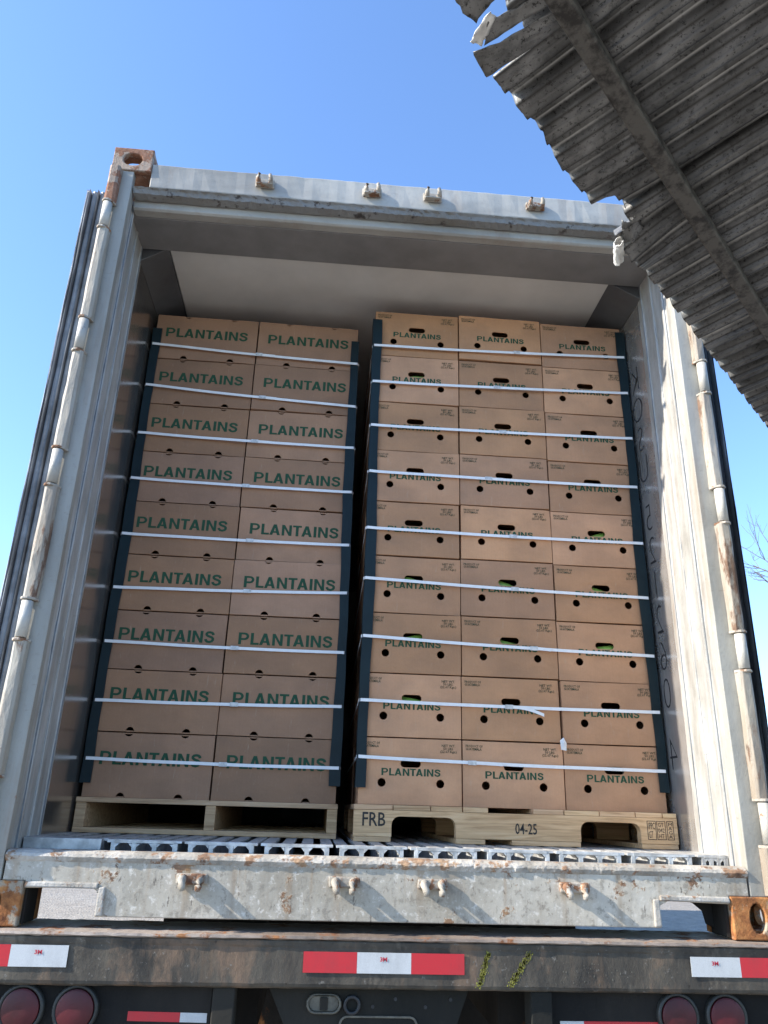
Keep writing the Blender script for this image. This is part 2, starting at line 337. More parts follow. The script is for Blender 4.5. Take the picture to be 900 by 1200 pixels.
def block_word(body, width, height, mat, weight=1.0):
    cu = bpy.data.curves.new('print', 'CURVE'); cu.dimensions = '2D'; cu.fill_mode = 'BOTH'; x = 0; tot = 0
    gap = {'LA': .03, 'TA': .0, 'NT': .08}
    for i, ch in enumerate(body):
        wd, loops = GLYPH[ch]
        for lp in loops:
            sp = cu.splines.new('POLY'); sp.points.add(len(lp)-1); sp.use_cyclic_u = True
            for p, (a, b) in zip(sp.points, lp): p.co = (x+a, b, 0, 1)
        tot = x+wd; x = tot+gap.get(body[i:i+2], .12)
    o = bpy.data.objects.new('print', cu); C.objects.link(o); dg = bpy.context.evaluated_depsgraph_get(); dg.update()
    me = bpy.data.meshes.new_from_object(o.evaluated_get(dg), depsgraph=dg)
    for v in me.vertices: v.co = (v.co.x*width/tot, -.0006, v.co.y*height)
    bpy.data.objects.remove(o); bpy.data.curves.remove(cu); me.materials.clear(); me.materials.append(M[mat]); me.name = 'print'
    return me
def jitter(me_obj, amt, seed=0):
    rnd = random.Random(seed)
    for v in me_obj.data.vertices: v.co += Vector((rnd.uniform(-amt, amt), rnd.uniform(-amt, amt), rnd.uniform(-amt, amt)))

# ------------------------------------------------------------------ ground
g = MB().add([(-600, -600, -ZB), (600, -600, -ZB), (600, 600, -ZB), (-600, 600, -ZB)], [(0, 1, 2, 3)]).build('ground', 'ground'); g['kind'] = 'structure'

# ------------------------------------------------------------------ the container
ct = thing('shipping_container', 'open refrigerated shipping container with rusty corners, loaded with stacked plantain cartons', 'container', (0, 0, 0))
def mirror(pts, s): return [(x*s, y) for x, y in pts]
for s in (-1, 1):
    # rear corner post with stepped white reveal
    post = [(1.219, .0), (1.219, .14), (1.16, .14), (1.16, .02), (1.126, .02), (1.126, .0)]
    MB().prism(mirror([(1.219, 0), (1.126, 0), (1.126, .034), (1.219, .034)], s), 'z', .118, 2.778, 24, .0008).build('corner_post', 'post_paint', ct, .003)
    rev = [(1.128, .034), (1.128, .060), (1.136, .066), (1.136, .088), (1.126, .094), (1.130, .112), (1.137, .120), (1.139, .198), (1.133, .203), (1.133, .214), (1.140, .22), (1.141, .30), (1.137, .303), (1.137, .316), (1.1445, .322), (1.1445, .36 if s > 0 else .35), (1.2185, .36 if s > 0 else .35), (1.2185, .034)]
    MB().prism(mirror(rev, s), 'z', .19, 2.70, 40, .0007).build('door_jamb', 'white_jamb', ct, .0015)
    for y0, y1, x in ((.062, .067, 1.1325), (.0895, .0935, 1.1300), (.1135, .1185, 1.1325), (.199, .2025, 1.1365), (.215, .2185, 1.1355), (.3035, .3065, 1.1345)):
        MB().box(*sorted((s*x, s*(x+.012))), y0, y1, .20, 2.69).build('jamb_seam', 'grey_seal', ct)
    MB().box(*sorted((s*1.1448, s*1.150)), .3605 if s > 0 else .3505, 6.0, .2, 2.66).build('wall_lining', 'steel_scuffed_lit' if s > 0 else 'steel', ct)
    # outer side: thin corrugated skin with top and bottom rail
    k = MB(); pr = []
    y = .14
    pts = []
    while y < 11.9:
        pts += [(s*1.205, y), (s*1.205, y+.10), (s*1.188, y+.13), (s*1.188, y+.23)]; y += .26
    MB().prism(pts + [(s*1.175, 11.9), (s*1.175, .14)], 'z', .17, 2.76).build('side_wall', 'door_skin', ct)
    MB().box(*sorted((s*1.165, s*1.219)), .178, 12.0, .10, .17).build('bottom_rail', 'paint', ct)
    MB().box(*sorted((s*1.165, s*1.219)), .178, 12.0, 2.76, 2.88).build('top_rail', 'paint', ct)
MB().box(-1.2, 1.2, .12, 12.0, 2.78, 2.86).build('roof_panel', 'door_skin', ct)
MB().box(-1.2, 1.2, 11.95, 12.0, .12, 2.78).build('front_wall', 'door_skin', ct)
MB().box(-1.16, 1.16, .20, 11.95, .13, .165).build('floor_deck', 'chassis_grey', ct)
MB().box(-1.145, 1.145, 6.0, 6.05, .17, 2.7).build('bulkhead', 'lining', ct)
# corner castings
def casting(sx, top, mat):
    x0, z0 = -1.219, (2.778 if top else 0.0); W, D, H = .162, .178, .118
    m = MB()
    vs, fs = panel([(0, 0), (W, 0), (W, H), (0, H)], [stadium(W/2+(.0), H/2, .079, .063) if top else [(W/2+a*.026, H/2+b) for a, b in [(math.cos(q), .042*math.sin(q)) for q in [2*math.pi*i/16 for i in range(16)]]]], .026, .004)
    m.add([(x+x0, y-.006, z+z0) for x, y, z in vs], fs)                                   # face
    vs, fs = panel([(0, 0), (D-.03, 0), (D-.03, H), (0, H)], [stadium(D/2-.02, H/2, .08, .06)], .02, 0)
    m.add([(x0+.001+y, x+.0205, z+z0) for x, y, z in vs], fs)                               # outer side
    vs, fs = panel([(0, 0), (W-.042, 0), (W-.042, D-.05), (0, D-.05)], [stadium((W-.042)/2, (D-.05)/2, .10, .062)], .024, 0)
    m.add([(x0+.0215+x, z+.0205, (z0+H-.0255+y) if top else (z0+.0015+y)) for x, y, z in vs], fs)   # top or bottom with its aperture
    if top: m.box(x0+.0215, x0+W-.0205, .0205, D-.03, z0+.001, z0+.018)
    else: m.box(x0+.0215, x0+W-.0205, .0205, D-.03, z0+H-.018, z0+H-.001)
    m.box(x0+W-.02, x0+W-.001, .0205, D-.03, z0+.001, z0+H-.001)
    m.box(x0+.001, x0+W-.001, D-.0295, D, z0+.001, z0+H-.001)
    if sx > 0: m.v = [(-x, y, z) for x, y, z in m.v]
    return m.build('corner_casting', mat, ct)
casting(-1, True, 'rust'); casting(1, True, 'rust'); casting(-1, False, 'rust_orange'); casting(1, False, 'rust_orange')
# header with its stepped underside
hd = MB().prism([(0, 2.824), (.004, 2.706), (.03, 2.699), (.03, 2.824)], 'x', -1.0565, 1.0565, 60, .0012).build('header_beam', 'header_paint', ct, .004)
MB().prism([(.004, 2.7045), (.012, 2.698), (.018, 2.682), (.052, 2.676), (.052, 2.70), (.031, 2.704)], 'x', -1.12, 1.12, 140, .0022).build('header_sealant', 'crud', ct)
MB().prism([(.053, 2.69), (.060, 2.684), (.062, 2.648), (.072, 2.641), (.11, 2.641), (.11, 2.69)], 'x', -1.125, 1.125, 30, .0008).build('door_seal_landing', 'header_paint', ct, .003)
MB().prism([(.1105, 2.638), (.32, 2.648), (.325, 2.655), (.325, 2.70), (.1105, 2.70)], 'x', -1.1435, 1.1435).build('header_lining', 'lining', ct, .002)
MB().box(-1.02, 1.02, .3255, 6.0, 2.662, 2.675).build('ceiling_panel', 'ceiling', ct)
for s in (-1, 1):
    MB().prism(mirror([(1.0, 2.6615), (1.022, 2.652), (1.1445, 2.585), (1.1445, 2.6615)], s) if s > 0 else mirror([(1.022, 2.6615), (1.044, 2.652), (1.1445, 2.585), (1.1445, 2.6615)], s), 'y', .326, 6.0).build('ceiling_cove', 'cove', ct, .002)
# sill face with its fork cut-outs
cut = .845
prof = [(-1.12, .185), (-1.12, .1185), (-1.0555, .1185), (-1.0555, .099), (-.862, .103), (-.845, .090), (-.846, .028), (.832, .028), (.835, .088), (.86, .101), (1.0555, .096), (1.0555, .1185), (1.12, .1185), (1.12, .185)]
vs, fs = panel(prof, [], .014, .003)
MB().add(vs, fs).build('sill_face', 'sill', ct)
for s, a in ((-1, .846), (1, .834)):
    m = MB(); m.box(*sorted((s*(a-.022), s*(a-.002))), -.008, .016, .030, .106); m.box(*sorted((s*a, s*1.054)), -.008, .016, .1015, .1165)
    o = m.build('pocket_rim', 'lip', ct, .004); jitter(o, .0012, 3)
    MB().box(*sorted((s*(a-.014), s*(a-.004))), .0165, .16, .030, .118).build('pocket_side_or_shade', 'dark_panel', ct)
MB().box(-1.0545, -1.048, .018, .11, .004, .1165).build('pocket_side_or_shade', 'dark_panel', ct)  # dark plate added to stand in for shade on the casting's inner side
MB().box(1.046, 1.0545, .018, .12, .004, .1165).build('pocket_side_or_shade', 'dark_panel', ct)  # likewise added as shade, in the right pocket
MB().prism([(-.848, .100), (-.848, .034), (-.858, .030), (-.853, .046), (-.866, .060), (-.864, .078), (-.874, .082), (-.862, .087), (-.864, .100)], 'y', .10, .108).build('shade_tab', 'dark_panel', ct)  # ragged dark tab added in place of the recess shade
MB().prism([(1.045, .0995), (1.045, .02), (1.022, .030), (1.014, .066), (.985, .088), (.93, .0995)], 'y', .10, .108).build('shade_tab', 'dark_panel', ct)  # dark shape added for the shade in the right recess
lip = MB(); lv = []; lf = []
N = 260
prof = [(-.004, .176), (-.008, .184), (-.004, .192), (.010, .199), (.03, .2015), (.055, .201), (.055, .18), (.0, .17)]
for i in range(N+1):
    x = -1.122+2.244*i/N; a = random.random()
    crust = .75*(.003 + .004*max(0, math.sin(x*3.1+1)+.3))*(.4+a)
    for j, (y, z) in enumerate(prof):
        e = crust*(.55*math.sin(x*57+2*math.sin(x*23))*math.sin(x*131)+random.uniform(-.35, .35)) if j < 4 else 0
        lv.append((x, y+(e*.7 if j < 3 else 0), z+e*.6))
n = len(prof)
for i in range(N):
    for j in range(n): lf.append((i*n+j, i*n+(j+1) % n, (i+1)*n+(j+1) % n, (i+1)*n+j))
lf += [tuple(range(n))[::-1], tuple(range(N*n, N*n+n))]
lip.add(lv, lf).build('sill_lip', 'lip', ct)
MB().prism([(.0555, .200), (.128, .198), (.128, .15), (.0555, .15)], 'x', -1.127, 1.127, 40, .0005).build('sill_step', 'white_jamb', ct, .002)
MB().box(-1.16, 1.16, .0145, .2, .135, .1495).build('sill_underplate', 'dark_panel', ct)
# door lock keepers on header and sill
def keeper(x, z, parent, up, v):
    k_ = 1.0 if up else 1.15
    rnd = random.Random(v)
    m = MB(); m.box(x-.040*k_, x+.040*k_, -.011 if up else -.016, -.0005, z-.018 if up else z-.006, z+.024); b = m.build('lock_keeper', 'keeper', parent, .005); jitter(b, .002, v)
    for s in (-1, 1):
        a = rnd.uniform(.85, 1.15); m = MB()
        dz = .030 if up else -.012
        m.tube([(x+s*.025, -.006, z+.010), (x+s*.027, -.018*a, z+.010), (x+s*.026, -.030*a, z+.004), (x+s*.024, -.038*a, z-.008), (x+s*.021, -.038*a, z-.021)] if not up else
               [(x+s*.024, -.006, z-.006), (x+s*.026, -.022*a, z-.004), (x+s*.026, -.036*a, z+.006), (x+s*.022, -.040*a, z+.020)], [.014, .0135, .012, .011, .007] if not up else [.012, .011, .0095, .007], 9)
        m.build('horn', 'keeper', b, 0, True)
    if up: MB().box(x-.034, x+.034, -.030, -.0105, z-.018, z-.010).build('shelf', 'keeper', b, .003)
SILL = [o for o in ct.children if o.name.startswith('sill_face')][0]
for i, x in enumerate((-.585, -.136, .121, .565)): keeper(x, 2.762, hd, True, i)
for i, x in enumerate((-.579, -.132, .134, .568)): keeper(x, .124, SILL, False, i+9)
# hinges and rust strips up both posts
HZ = [(.262, .40), (.81, .945), (1.345, 1.488), (1.885, 2.03), (2.455, 2.588)]
for s in (-1, 1):
    zs = [.12]+[q for h in HZ for q in h]+[2.776]
    for k in range(0, len(zs), 2):
        m = MB(); a, b = zs[k]+.002, zs[k+1]-.002
        prof = [(1.171, -.0005), (1.173, -.026), (1.182, -.034), (1.206, -.034), (1.2155, -.026), (1.2175, -.0005)]
        o = m.prism(mirror(prof, s), 'z', a, b, max(2, int((b-a)*16)), .0016).build('hinge_strip', 'rust' if (s < 0 and k == 10) else 'hinge_strip', ct, .002)
    for a, b in HZ:
        m = MB(); cx = s*1.197
        m.tube([(cx, -.022, a+.008), (cx, -.022, b-.008)], .0185, 14); o = m.build('hinge', 'hinge', ct, 0, False)
        o.data.polygons.foreach_set('use_smooth', [len(p.vertices) == 4 for p in o.data.polygons])
        for z in (a, b):
            r = MB().prism([(cx-s*.030, -.006), (cx-s*.022, -.028), (cx-s*.004, -.0425), (cx+s*.013, -.0415), (cx+s*.0225, -.030), (cx+s*.0225, -.004)], 'z', z-.0045, z+.0045).build('hinge_lug', 'keeper', o, .002)
# doors swung right round, lying along the sides
for s in (-1, 1):
    X0, X1, Y0 = 1.236, (1.322 if s < 0 else 1.298), .05
    d = MB().box(*sorted((s*X0, s*X1)), Y0+.03, 1.2, .15, 2.72).build('container_door', 'door_skin', ct, .006)
    wd = X1-X0
    fr = [(0, .10, 'door_edge', .0), (.12, .36, 'rubber', .012), (.38, .46, 'door_edge', .004), (.48, .74, 'rubber', .014), (.76, .86, 'door_edge', .002), (.88, 1.0, 'rubber' if s > 0 else 'door_edge', .008)]
    for a, b, mt, dy in fr:
        if s < 0 and mt == 'rubber': mt = 'grey_seal'  # same seals on both doors; sun and shade are put into their colours
        MB().prism([(s*(X0+a*wd), Y0+.0295), (s*(X0+a*wd+.002), Y0+dy), (s*(X0+(a+b)/2*wd), Y0+dy-.006), (s*(X0+b*wd-.002), Y0+dy), (s*(X0+b*wd), Y0+.0295)], 'z', .16, 2.71, 18, .0012).build('edge_seal' if mt != 'door_edge' else 'edge_frame', mt, d)
# T-section floor rails
x = -1.138
k = 0
while x < 1.09:
    W = .214 if k else .25
    m = MB(); nl = 4; W = min(W, 1.14-x); y0 = .1325 if k else .185
    for i in range(nl):
        cx = x + .012 + (W-.024)*i/(nl-1)
        m.box(cx-.007, cx+.007, y0, 4.0, .168, .2205); m.box(cx-.019, cx+.019, y0, 4.0, .2205, .2285)
    if k: m.box(x+.013, x+W-.013, .1315, .150, .2190, .2292)
    else: m.box(x+.006, x+W-.006, .150, .184, .196, .2285)
    m.box(x+.006, x+W-.006, .1330, 4.0, .166, .1685)
    # rounded shoulders where web meets flange
    for i in range(nl-1 if k else 0):
        a = x+.012+(W-.024)*i/(nl-1)+.007; b = x+.012+(W-.024)*(i+1)/(nl-1)-.007
        for cx, q in ((a, 1), (b, -1)): m.add([(cx, .1322, .2187), (cx+q*.012, .1322, .2187), (cx, .1322, .207), (cx, .2, .2187), (cx+q*.012, .2, .2187), (cx, .2, .207)], [(0, 1, 2), (3, 5, 4), (1, 4, 5, 2), (0, 2, 5, 3), (0, 3, 4, 1)])
    o = m.build('floor_rail', 'aluminium', ct, .0015); jitter(o, .0009, k)
    x += W + .024; k += 1
# scribbled number down the right wall (hand lettering, top to bottom)
z = 2.30
for ch in 'KOSU 521260 4':
    if ch != ' ':
        me = text(ch, None, .118, -.022, 'marker', res=3); o = link('marker_letter', me, None, ct)
        wid = max(v.co.x for v in me.vertices)
        for v in me.vertices: v.co = (1.1440, .478+(v.co.x-wid/2)*.85, v.co.z+z-.125)
        z -= .150
    else: z -= .08

# ------------------------------------------------------------------ trailer chassis
tr = thing('trailer_chassis', 'worn black trailer chassis with reflective tape under the container', 'trailer', (0, .1, -.45))
bm_ = MB(); m = bm_
prof = [(-.05, -.014), (-.054, -.018), (-.052, -.028), (-.050, -.034), (-.050, -.122), (-.046, -.131), (-.036, -.136), (.20, -.136), (.20, -.014)]
rb = m.prism(prof, 'x', -1.40, 1.40, 90, .0009).build('rear_beam', 'beam', tr, .002)
MB().prism([(-.058, -.0035), (-.060, -.010), (-.055, -.0135), (.20, -.0135), (.20, -.0035)], 'x', -1.40, 1.40, 120, .0011).build('beam_lip', 'beam_lip', tr)
def tape(segs, z0, z1, y, slope=0):
    t0 = segs[0][0]; rt = None
    for (a, b, c) in segs:
        m = MB(); zz = lambda x: slope*(x-t0)
        m.add([(a, y, z0+zz(a)), (b, y, z0+zz(b)), (b, y, z1+zz(b)), (a, y, z1+zz(a)), (a, y+.0012, z0+zz(a)), (b, y+.0012, z0+zz(b)), (b, y+.0012, z1+zz(b)), (a, y+.0012, z1+zz(a))],
              [(0, 1, 2, 3), (7, 6, 5, 4), (0, 4, 5, 1), (1, 5, 6, 2), (2, 6, 7, 3), (3, 7, 4, 0)])
        o = m.build('reflective_tape', c, tr)
        o['label'] = 'red reflective tape' if c == 'red_tape' else 'white reflective tape'
        if c == 'white_tape' and (z1-z0) > .04:
            me = text('3M', .020, .011, .03, 'red_print'); q = link('tape_print', me, None, o); org = ORG[tr]
            q.location = ((a+b)/2-.012-org[0], y-.0006-org[1], (z0+z1)/2+.004-org[2]+zz((a+b)/2))
tape([(-1.20, -1.045, 'red_tape'), (-1.0445, -.889, 'white_tape')], -.090, -.037, -.0535)
tape([(-.240, -.0885, 'red_tape'), (-.088, .066, 'white_tape'), (.0665, .219, 'red_tape')], -.094, -.042, -.0535)
tape([(.888, 1.038, 'white_tape'), (1.0385, 1.19, 'red_tape')], -.090, -.039, -.0535)
rnd = random.Random(5)
for x0, x1 in ((.262, .290), (.352, .412)):          # yellow-green crayon strokes on the beam
    m = MB()
    for i in range(300):
        f = rnd.random(); cx = x0+(x1-x0)*f+rnd.gauss(0, .0045); cz = -.122+.085*f+rnd.gauss(0, .004); a = rnd.uniform(.0006, .0024); h = rnd.uniform(.0008, .003)
        m.add([(cx-a, -.0512, cz-h), (cx+a*.6, -.0512, cz-h*.6), (cx+a, -.0512, cz+h), (cx-a*.4, -.0512, cz+h*1.1)], [(0, 1, 2, 3)])
    m.build('paint_mark', 'yellow', tr)
m = MB()
for i in range(70):
    cx = rnd.choice((rnd.gauss(.58, .07), rnd.uniform(-1.1, .9))); cz = rnd.uniform(-.118, -.06) if rnd.random() < .7 else rnd.uniform(-.12, -.03); a = rnd.uniform(.0006, .0018)
    m.add([(cx-a, -.0511, cz-a), (cx+a*1.4, -.0511, cz-a*.5), (cx+a*.6, -.0511, cz+a*rnd.uniform(1, 4)), (cx-a*.8, -.0511, cz+a)], [(0, 1, 2, 3)])
m.build('paint_fleck', 'lamp_metal', tr)
# lamp panels, struts and the middle plate below the beam
MB().box(-1.40, -.489, .0, .012, -.45, -.1365).build('lamp_panel', 'dark_panel', tr, .003)
MB().box(.476, 1.40, .0, .012, -.45, -.1365).build('lamp_panel', 'dark_panel', tr, .003)
for x in (-.455, .446): MB().box(x-.031, x+.031, -.03, .05, -.45, -.1365).build('strut', 'chassis_grey', tr, .004)
for x in (-1.003, -.857, .853, .998):
    y = -.002; z = -.198
    m = MB(); seg = 28
    for i, (r, yy) in enumerate(((.062, -.001), (.062, -.016), (.055, -.020), (.051, -.014))): m.v += [(x+r*math.cos(2*math.pi*k/seg), yy, z+r*math.sin(2*math.pi*k/seg)) for k in range(seg)]
    for i in range(3):
        for k in range(seg): m.f.append((i*seg+k, i*seg+(k+1) % seg, (i+1)*seg+(k+1) % seg, (i+1)*seg+k))
    tl = m.build('tail_light', 'lens_rim', tr, 0, True)
    m = MB()
    for i, (r, yy) in enumerate(((.051, -.012), (.050, -.021), (.046, -.0228), (.041, -.0240), (.036, -.0251), (.031, -.0260), (.026, -.0267), (.020, -.0274), (.012, -.0278))): m.v += [(x+r*math.cos(2*math.pi*k/seg), yy, z+r*math.sin(2*math.pi*k/seg)) for k in range(seg)]
    for i in range(8):
        for k in range(seg): m.f.append((i*seg+k, i*seg+(k+1) % seg, (i+1)*seg+(k+1) % seg, (i+1)*seg+k))
    m.f.append(tuple(8*seg+k for k in range(seg)))
    m.build('lens', 'lens', tl, 0, False)
tape([(-.716, -.573, 'red_tape'), (-.5725, -.499, 'white_tape')], -.2255, -.2025, -.0015, -.012)
tape([(.505, .575, 'white_tape'), (.5755, .80, 'red_tape')], -.237, -.2145, -.0015, 0)
vs, fs = panel([(-.335, -.140), (-.20, -.40), (.14, -.40), (.245, -.140)], [], .010, .002)
mp = MB().add([(x, y+.015, z) for x, y, z in vs], fs).build('centre_plate', 'chassis_grey', tr)
vs, fs = panel(stadium(-.175, -.180, .100, .050), [stadium(-.175, -.180, .086, .038)], .016, .003)
sk = MB().add([(x, y-.002, z) for x, y, z in vs], fs).build('plate_lamp', 'lamp_metal', tr)
vs, fs = panel(stadium(-.175, -.180, .085, .037), [], .006, .001)
MB().add([(x, y+.006, z) for x, y, z in vs], fs).build('lamp_cover', 'lamp_metal', sk)
m = MB(); m.box(-.186, -.164, .0, .004, -.196, -.164); m.build('lamp_bridge', 'chassis_grey', sk, .002)
m = MB()
vs, fs = panel(circle(-.095, -.183, .025, 20), [circle(-.095, -.183, .016, 20)], .012, .003); m.add([(x, y+.002, z) for x, y, z in vs], fs)
m.build('socket_ring', 'rubber', tr)
for x in (-.035, .03, .117, .19): MB().prism(circle(x, -.178+.01*math.sin(x*40), .005, 10), 'y', .0135, .0148).build('bolt_hole', 'rubber', tr)
vs, fs = panel(stadium(-.018, -.232, .225, .045), [stadium(-.018, -.232, .212, .034)], .005, .001)
MB().add([(x, y+.0095, z) for x, y, z in vs], fs).build('name_plate', 'lamp_metal', tr)
for s in (-1, 1):
    MB().box(s*.43-.06, s*.43+.06, .21, 11.8, -.30, -.016).build('frame_rail', 'dark_panel', tr, .004)
MB().box(-.74, .74, .55, .70, -.20, -.02).build('cross_member', 'dark_panel', tr, .004)
MB().box(-.6, .6, 1.0, 1.15, -.62, -.30).build('axle_housing', 'dark_panel', tr, .01)
for s in (-1, 1):
    for dx in (.62, .96):
        m = MB(); m.prism([(1.55+.5*math.cos(2*math.pi*k/36), -.75+.5*math.sin(2*math.pi*k/36)) for k in range(36)], 'x', s*dx, s*(dx+.26))
        wv = m.build('wheel', 'rubber', tr, .03)
MB().tube([(-.9, 1.55, -.75), (.9, 1.55, -.75)], .07, 12).build('axle', 'dark_panel', tr)

# ------------------------------------------------------------------ pallets
YR, YL = .53, .68                # front faces of the right and left stacks
pal = thing('wooden_pallet', 'plain wooden pallet under the left stack, stringer ends and open sides facing out', 'pallet', (-.64, 1.25, .2295), 'pallets on the container floor')
def board(nm, x0, x1, y0, y1, z0, z1, p, tint=1.0, bev=.0015):
    o = MB().box(x0, x1, y0, y1, z0, z1).build(nm, 'wood', p, bev)
    k = tint*random.uniform(.88, 1.06); o.color = (k, k*random.uniform(.95, 1.0), k*random.uniform(.9, 1.0), 1); return o
A, B = -1.137, -.143
for cx in (A+.021, (A+B)/2+.01, B-.021): board('stringer', cx-.0195, cx+.0195, .665, 1.86, .2485, .3355, pal, .78)
for i in range(8): board('deck_board', A, B, .660+i*.155, .660+i*.155+(.10 if i else .135), .336, .354, pal, .82)
for i in range(5): board('bottom_board', A+.002, B-.002, .661+i*.27, .661+i*.27+.10, .2298, .248, pal, .75)
palr = thing('wooden_pallet', 'wooden pallet with two notches and stencilled FRB and 04-25, under the right stack', 'pallet', (.52, 1.0, .2295), 'pallets on the container floor')
A, B = -.088, 1.136
def notched(nm, y0, y1):
    z0, z1 = .2475, .338
    def arc(cx, cz, r, a0, a1): return [(cx+r*math.cos(R(a0+(a1-a0)*i/5)), cz+r*math.sin(R(a0+(a1-a0)*i/5))) for i in range(6)]
    out = [(A, z0)]
    for (n0, n1) in ((.052, .290), (.762, .992)):
        out += [(n0, z0)] + arc(n0+.03, .2875, .03, 180, 90) + arc(n1-.03, .2875, .03, 90, 0) + [(n1, z0)]
    out += [(B, z0), (B, z1), (A, z1)]
    vs, fs = panel(out, [], y1-y0, .001)
    o = MB().add([(x, y+y0, z) for x, y, z in vs], fs).build(nm, 'wood', palr); o.color = (1.0, .96, .88, 1); return o
for y in (.492, .98, 1.46): notched('stringer', y, y+.038)
for a, b in ((A, .055), (.058, .195), (.198, .315), (.318, .412), (.585, .70), (.703, .835), (.838, .975), (.978, 1.08), (1.083, B)): board('deck_board', a, b, .490+random.uniform(0, .004), 1.50, .3385, .3565+random.uniform(-.001, .0), palr, 1.0)
for a, b in ((A+.002, .050), (.292, .40), (.50, .76), (.994, B-.002)): board('bottom_board', a, b, .494, 1.50, .2298, .247, palr, .95)
def put_print(me, x, y, z, p, nm='stencil'):
    o = link(nm, me, None, p); g = p; r = p
    while r.parent is not None: r = r.parent
    og = ORG.get(r, (0, 0, 0)); o.location = (x-og[0], y-og[1], z-og[2]); return o
put_print(text('FRB', .085, .047, .012, 'stencil'), -.056, .4915, .283, palr)
put_print(text('04-25', .082, .038, .012, 'stencil'), .513, .4915, .268, palr)
for dx, wd, body in ((0, .034, 'IPPC\nGT'), (.037, .034, 'GT\n042\nHT'), (.076, .026, 'M\nA\nG\nA')):
    vs, fs = panel([(0, 0), (wd, 0), (wd, .066), (0, .066)], [[(.002, .002), (wd-.002, .002), (wd-.002, .064), (.002, .064)]], .0006)
    me = MB().add(vs, fs).mesh('stamp_frame'); me.materials.append(M['stencil'])
    put_print(me, 1.018+dx, .4912, .262, palr, 'stamp_frame')
    put_print(text(body, wd-.010, .054, .0, 'stencil', .9, 'LEFT'), 1.018+dx+.005, .4915, .268, palr, 'stamp_letters')

# ------------------------------------------------------------------ cartons
TIER = ['bottom', 'second lowest', 'third lowest', 'fourth lowest', 'middle', 'fourth highest', 'third highest', 'second highest', 'top']
HB = .2452
def wall_shell(W, D, H):
    m = MB(); t = .005
    m.box(0, t, .0052, D, 0, H-.0002); m.box(W-t, W, .0052, D, 0, H-.0002); m.box(t, W-t, D-t, D-.0001, .0001, H-.0003); m.box(t, W-t, .0052, D-t-.0001, 0, t); m.box(t, W-t, .0052, D-t-.0001, H-t, H-.0004)
    return m.mesh('carton_shell')
def carton_kind(long_side):
    H = HB-.0036
    if long_side:
        W, D = .4832, .392
        def notch(x, z, r, up):
            return [(x+(-1 if up else 1)*0 + r*math.cos(a), z+r*math.sin(a)) for a in [math.pi-math.pi*i/8 if up else math.pi*0-math.pi*i/8 for i in range(9)]]
        out = [(0, 0)]
        for x in (.145, .365): out += [(x-.0165*math.cos(math.pi*i/8), .0185*math.sin(math.pi*i/8)) for i in range(9)]
        out += [(W, 0), (W, H)]
        for x in (.365, .145): out += [(x+.0160*math.cos(math.pi*i/6), H-.0125*math.sin(math.pi*i/6)) for i in range(7)]
        out += [(0, H)]
        fv = panel(out, [], .005, .0012)
        word = block_word('PLANTAINS', .390, .050, 'ink'); wp = (.048, .120)
        notes = []
    else:
        W, D = .3945, .495
        fv = panel([(0, 0), (W, 0), (W, H), (0, H)], [stadium(.198, H*.615, .078, .027), circle(.088, H*.325, .0155), circle(.312, H*.325, .0155)], .005, .0012)
        word = block_word('PLANTAINS', .226, .0265, 'ink'); wp = (.0865, H*.432)
        notes = [(text('PRODUCT OF\nGUATEMALA', .066, .021, .012, 'note_ink', .85, 'LEFT', 1), (.012, H-.036)), (text('NET WT.\n50 LBS.\n(22.67 Kgs.)', .064, .034, .012, 'note_ink', .85, 'CENTER', 1), (.312, H-.052))]
    var = []
    for k in range(7):
        r = random.Random(k*13+long_side*7+1); bg_ = r.uniform(.0005, .0050); tilt = r.uniform(-.25, .25); sag = r.uniform(0, .0028); cr = [(r.choice((0, W)), r.choice((0, H)), r.uniform(0, .006)) for _ in range(2)]; kx = r.uniform(.2, .8)*W; ka = r.uniform(-.0014, .0014)
        def warp(x, y, z):
            u, q = 2*x/W-1-tilt, 2*z/H-1
            dy = -bg_*max(0, 1-u*u)*max(0, 1-q*q)+ka*max(0, 1-abs(x-kx)/.06)
            for (cx, cz, a) in cr: dy += a*math.exp(-math.hypot(x-cx, z-cz)/.03)
            return (x, y+dy, z-sag*math.sin(math.pi*min(1, max(0, x/W)))*max(0, z/H-.5)*2)
        me = MB().add(*fv).mesh('carton_front'); bm = bmesh.new(); bm.from_mesh(me); bmesh.ops.remove_doubles(bm, verts=bm.verts, dist=1e-6)
        for i in range(1, 9): bmesh.ops.bisect_plane(bm, geom=bm.verts[:]+bm.edges[:]+bm.faces[:], plane_co=(W*i/9, 0, 0), plane_no=(1, 0, 0))
        for i in range(1, 6): bmesh.ops.bisect_plane(bm, geom=bm.verts[:]+bm.edges[:]+bm.faces[:], plane_co=(0, 0, H*i/6), plane_no=(0, 0, 1))
        for v in bm.verts: v.co = warp(*v.co)
        bm.to_mesh(me); bm.free(); me.polygons.foreach_set('use_smooth', [True]*len(me.polygons)); me.set_sharp_from_angle(angle=R(25)); me.materials.append(M['card'])
        prints = []
        for pmsh, (px, pz) in [(word, wp)]+notes:
            c = pmsh.copy(); bm = bmesh.new(); bm.from_mesh(c)
            for i in range(1, 18): bmesh.ops.bisect_plane(bm, geom=bm.verts[:]+bm.edges[:]+bm.faces[:], plane_co=(W*i/18-px, 0, 0), plane_no=(1, 0, 0))
            for v in bm.verts: q = warp(v.co.x+px, v.co.y, v.co.z+pz); v.co = (q[0]-px, q[1]-.0003, q[2]-pz)
            bm.to_mesh(c); bm.free(); prints.append((c, (px, pz)))
        var.append((me, prints))
    sh = wall_shell(W, D, H); sh.materials.append(M['card'])
    return W, D, H, var, sh
KL, KR = carton_kind(True), carton_kind(False)
rndc = random.Random(21)
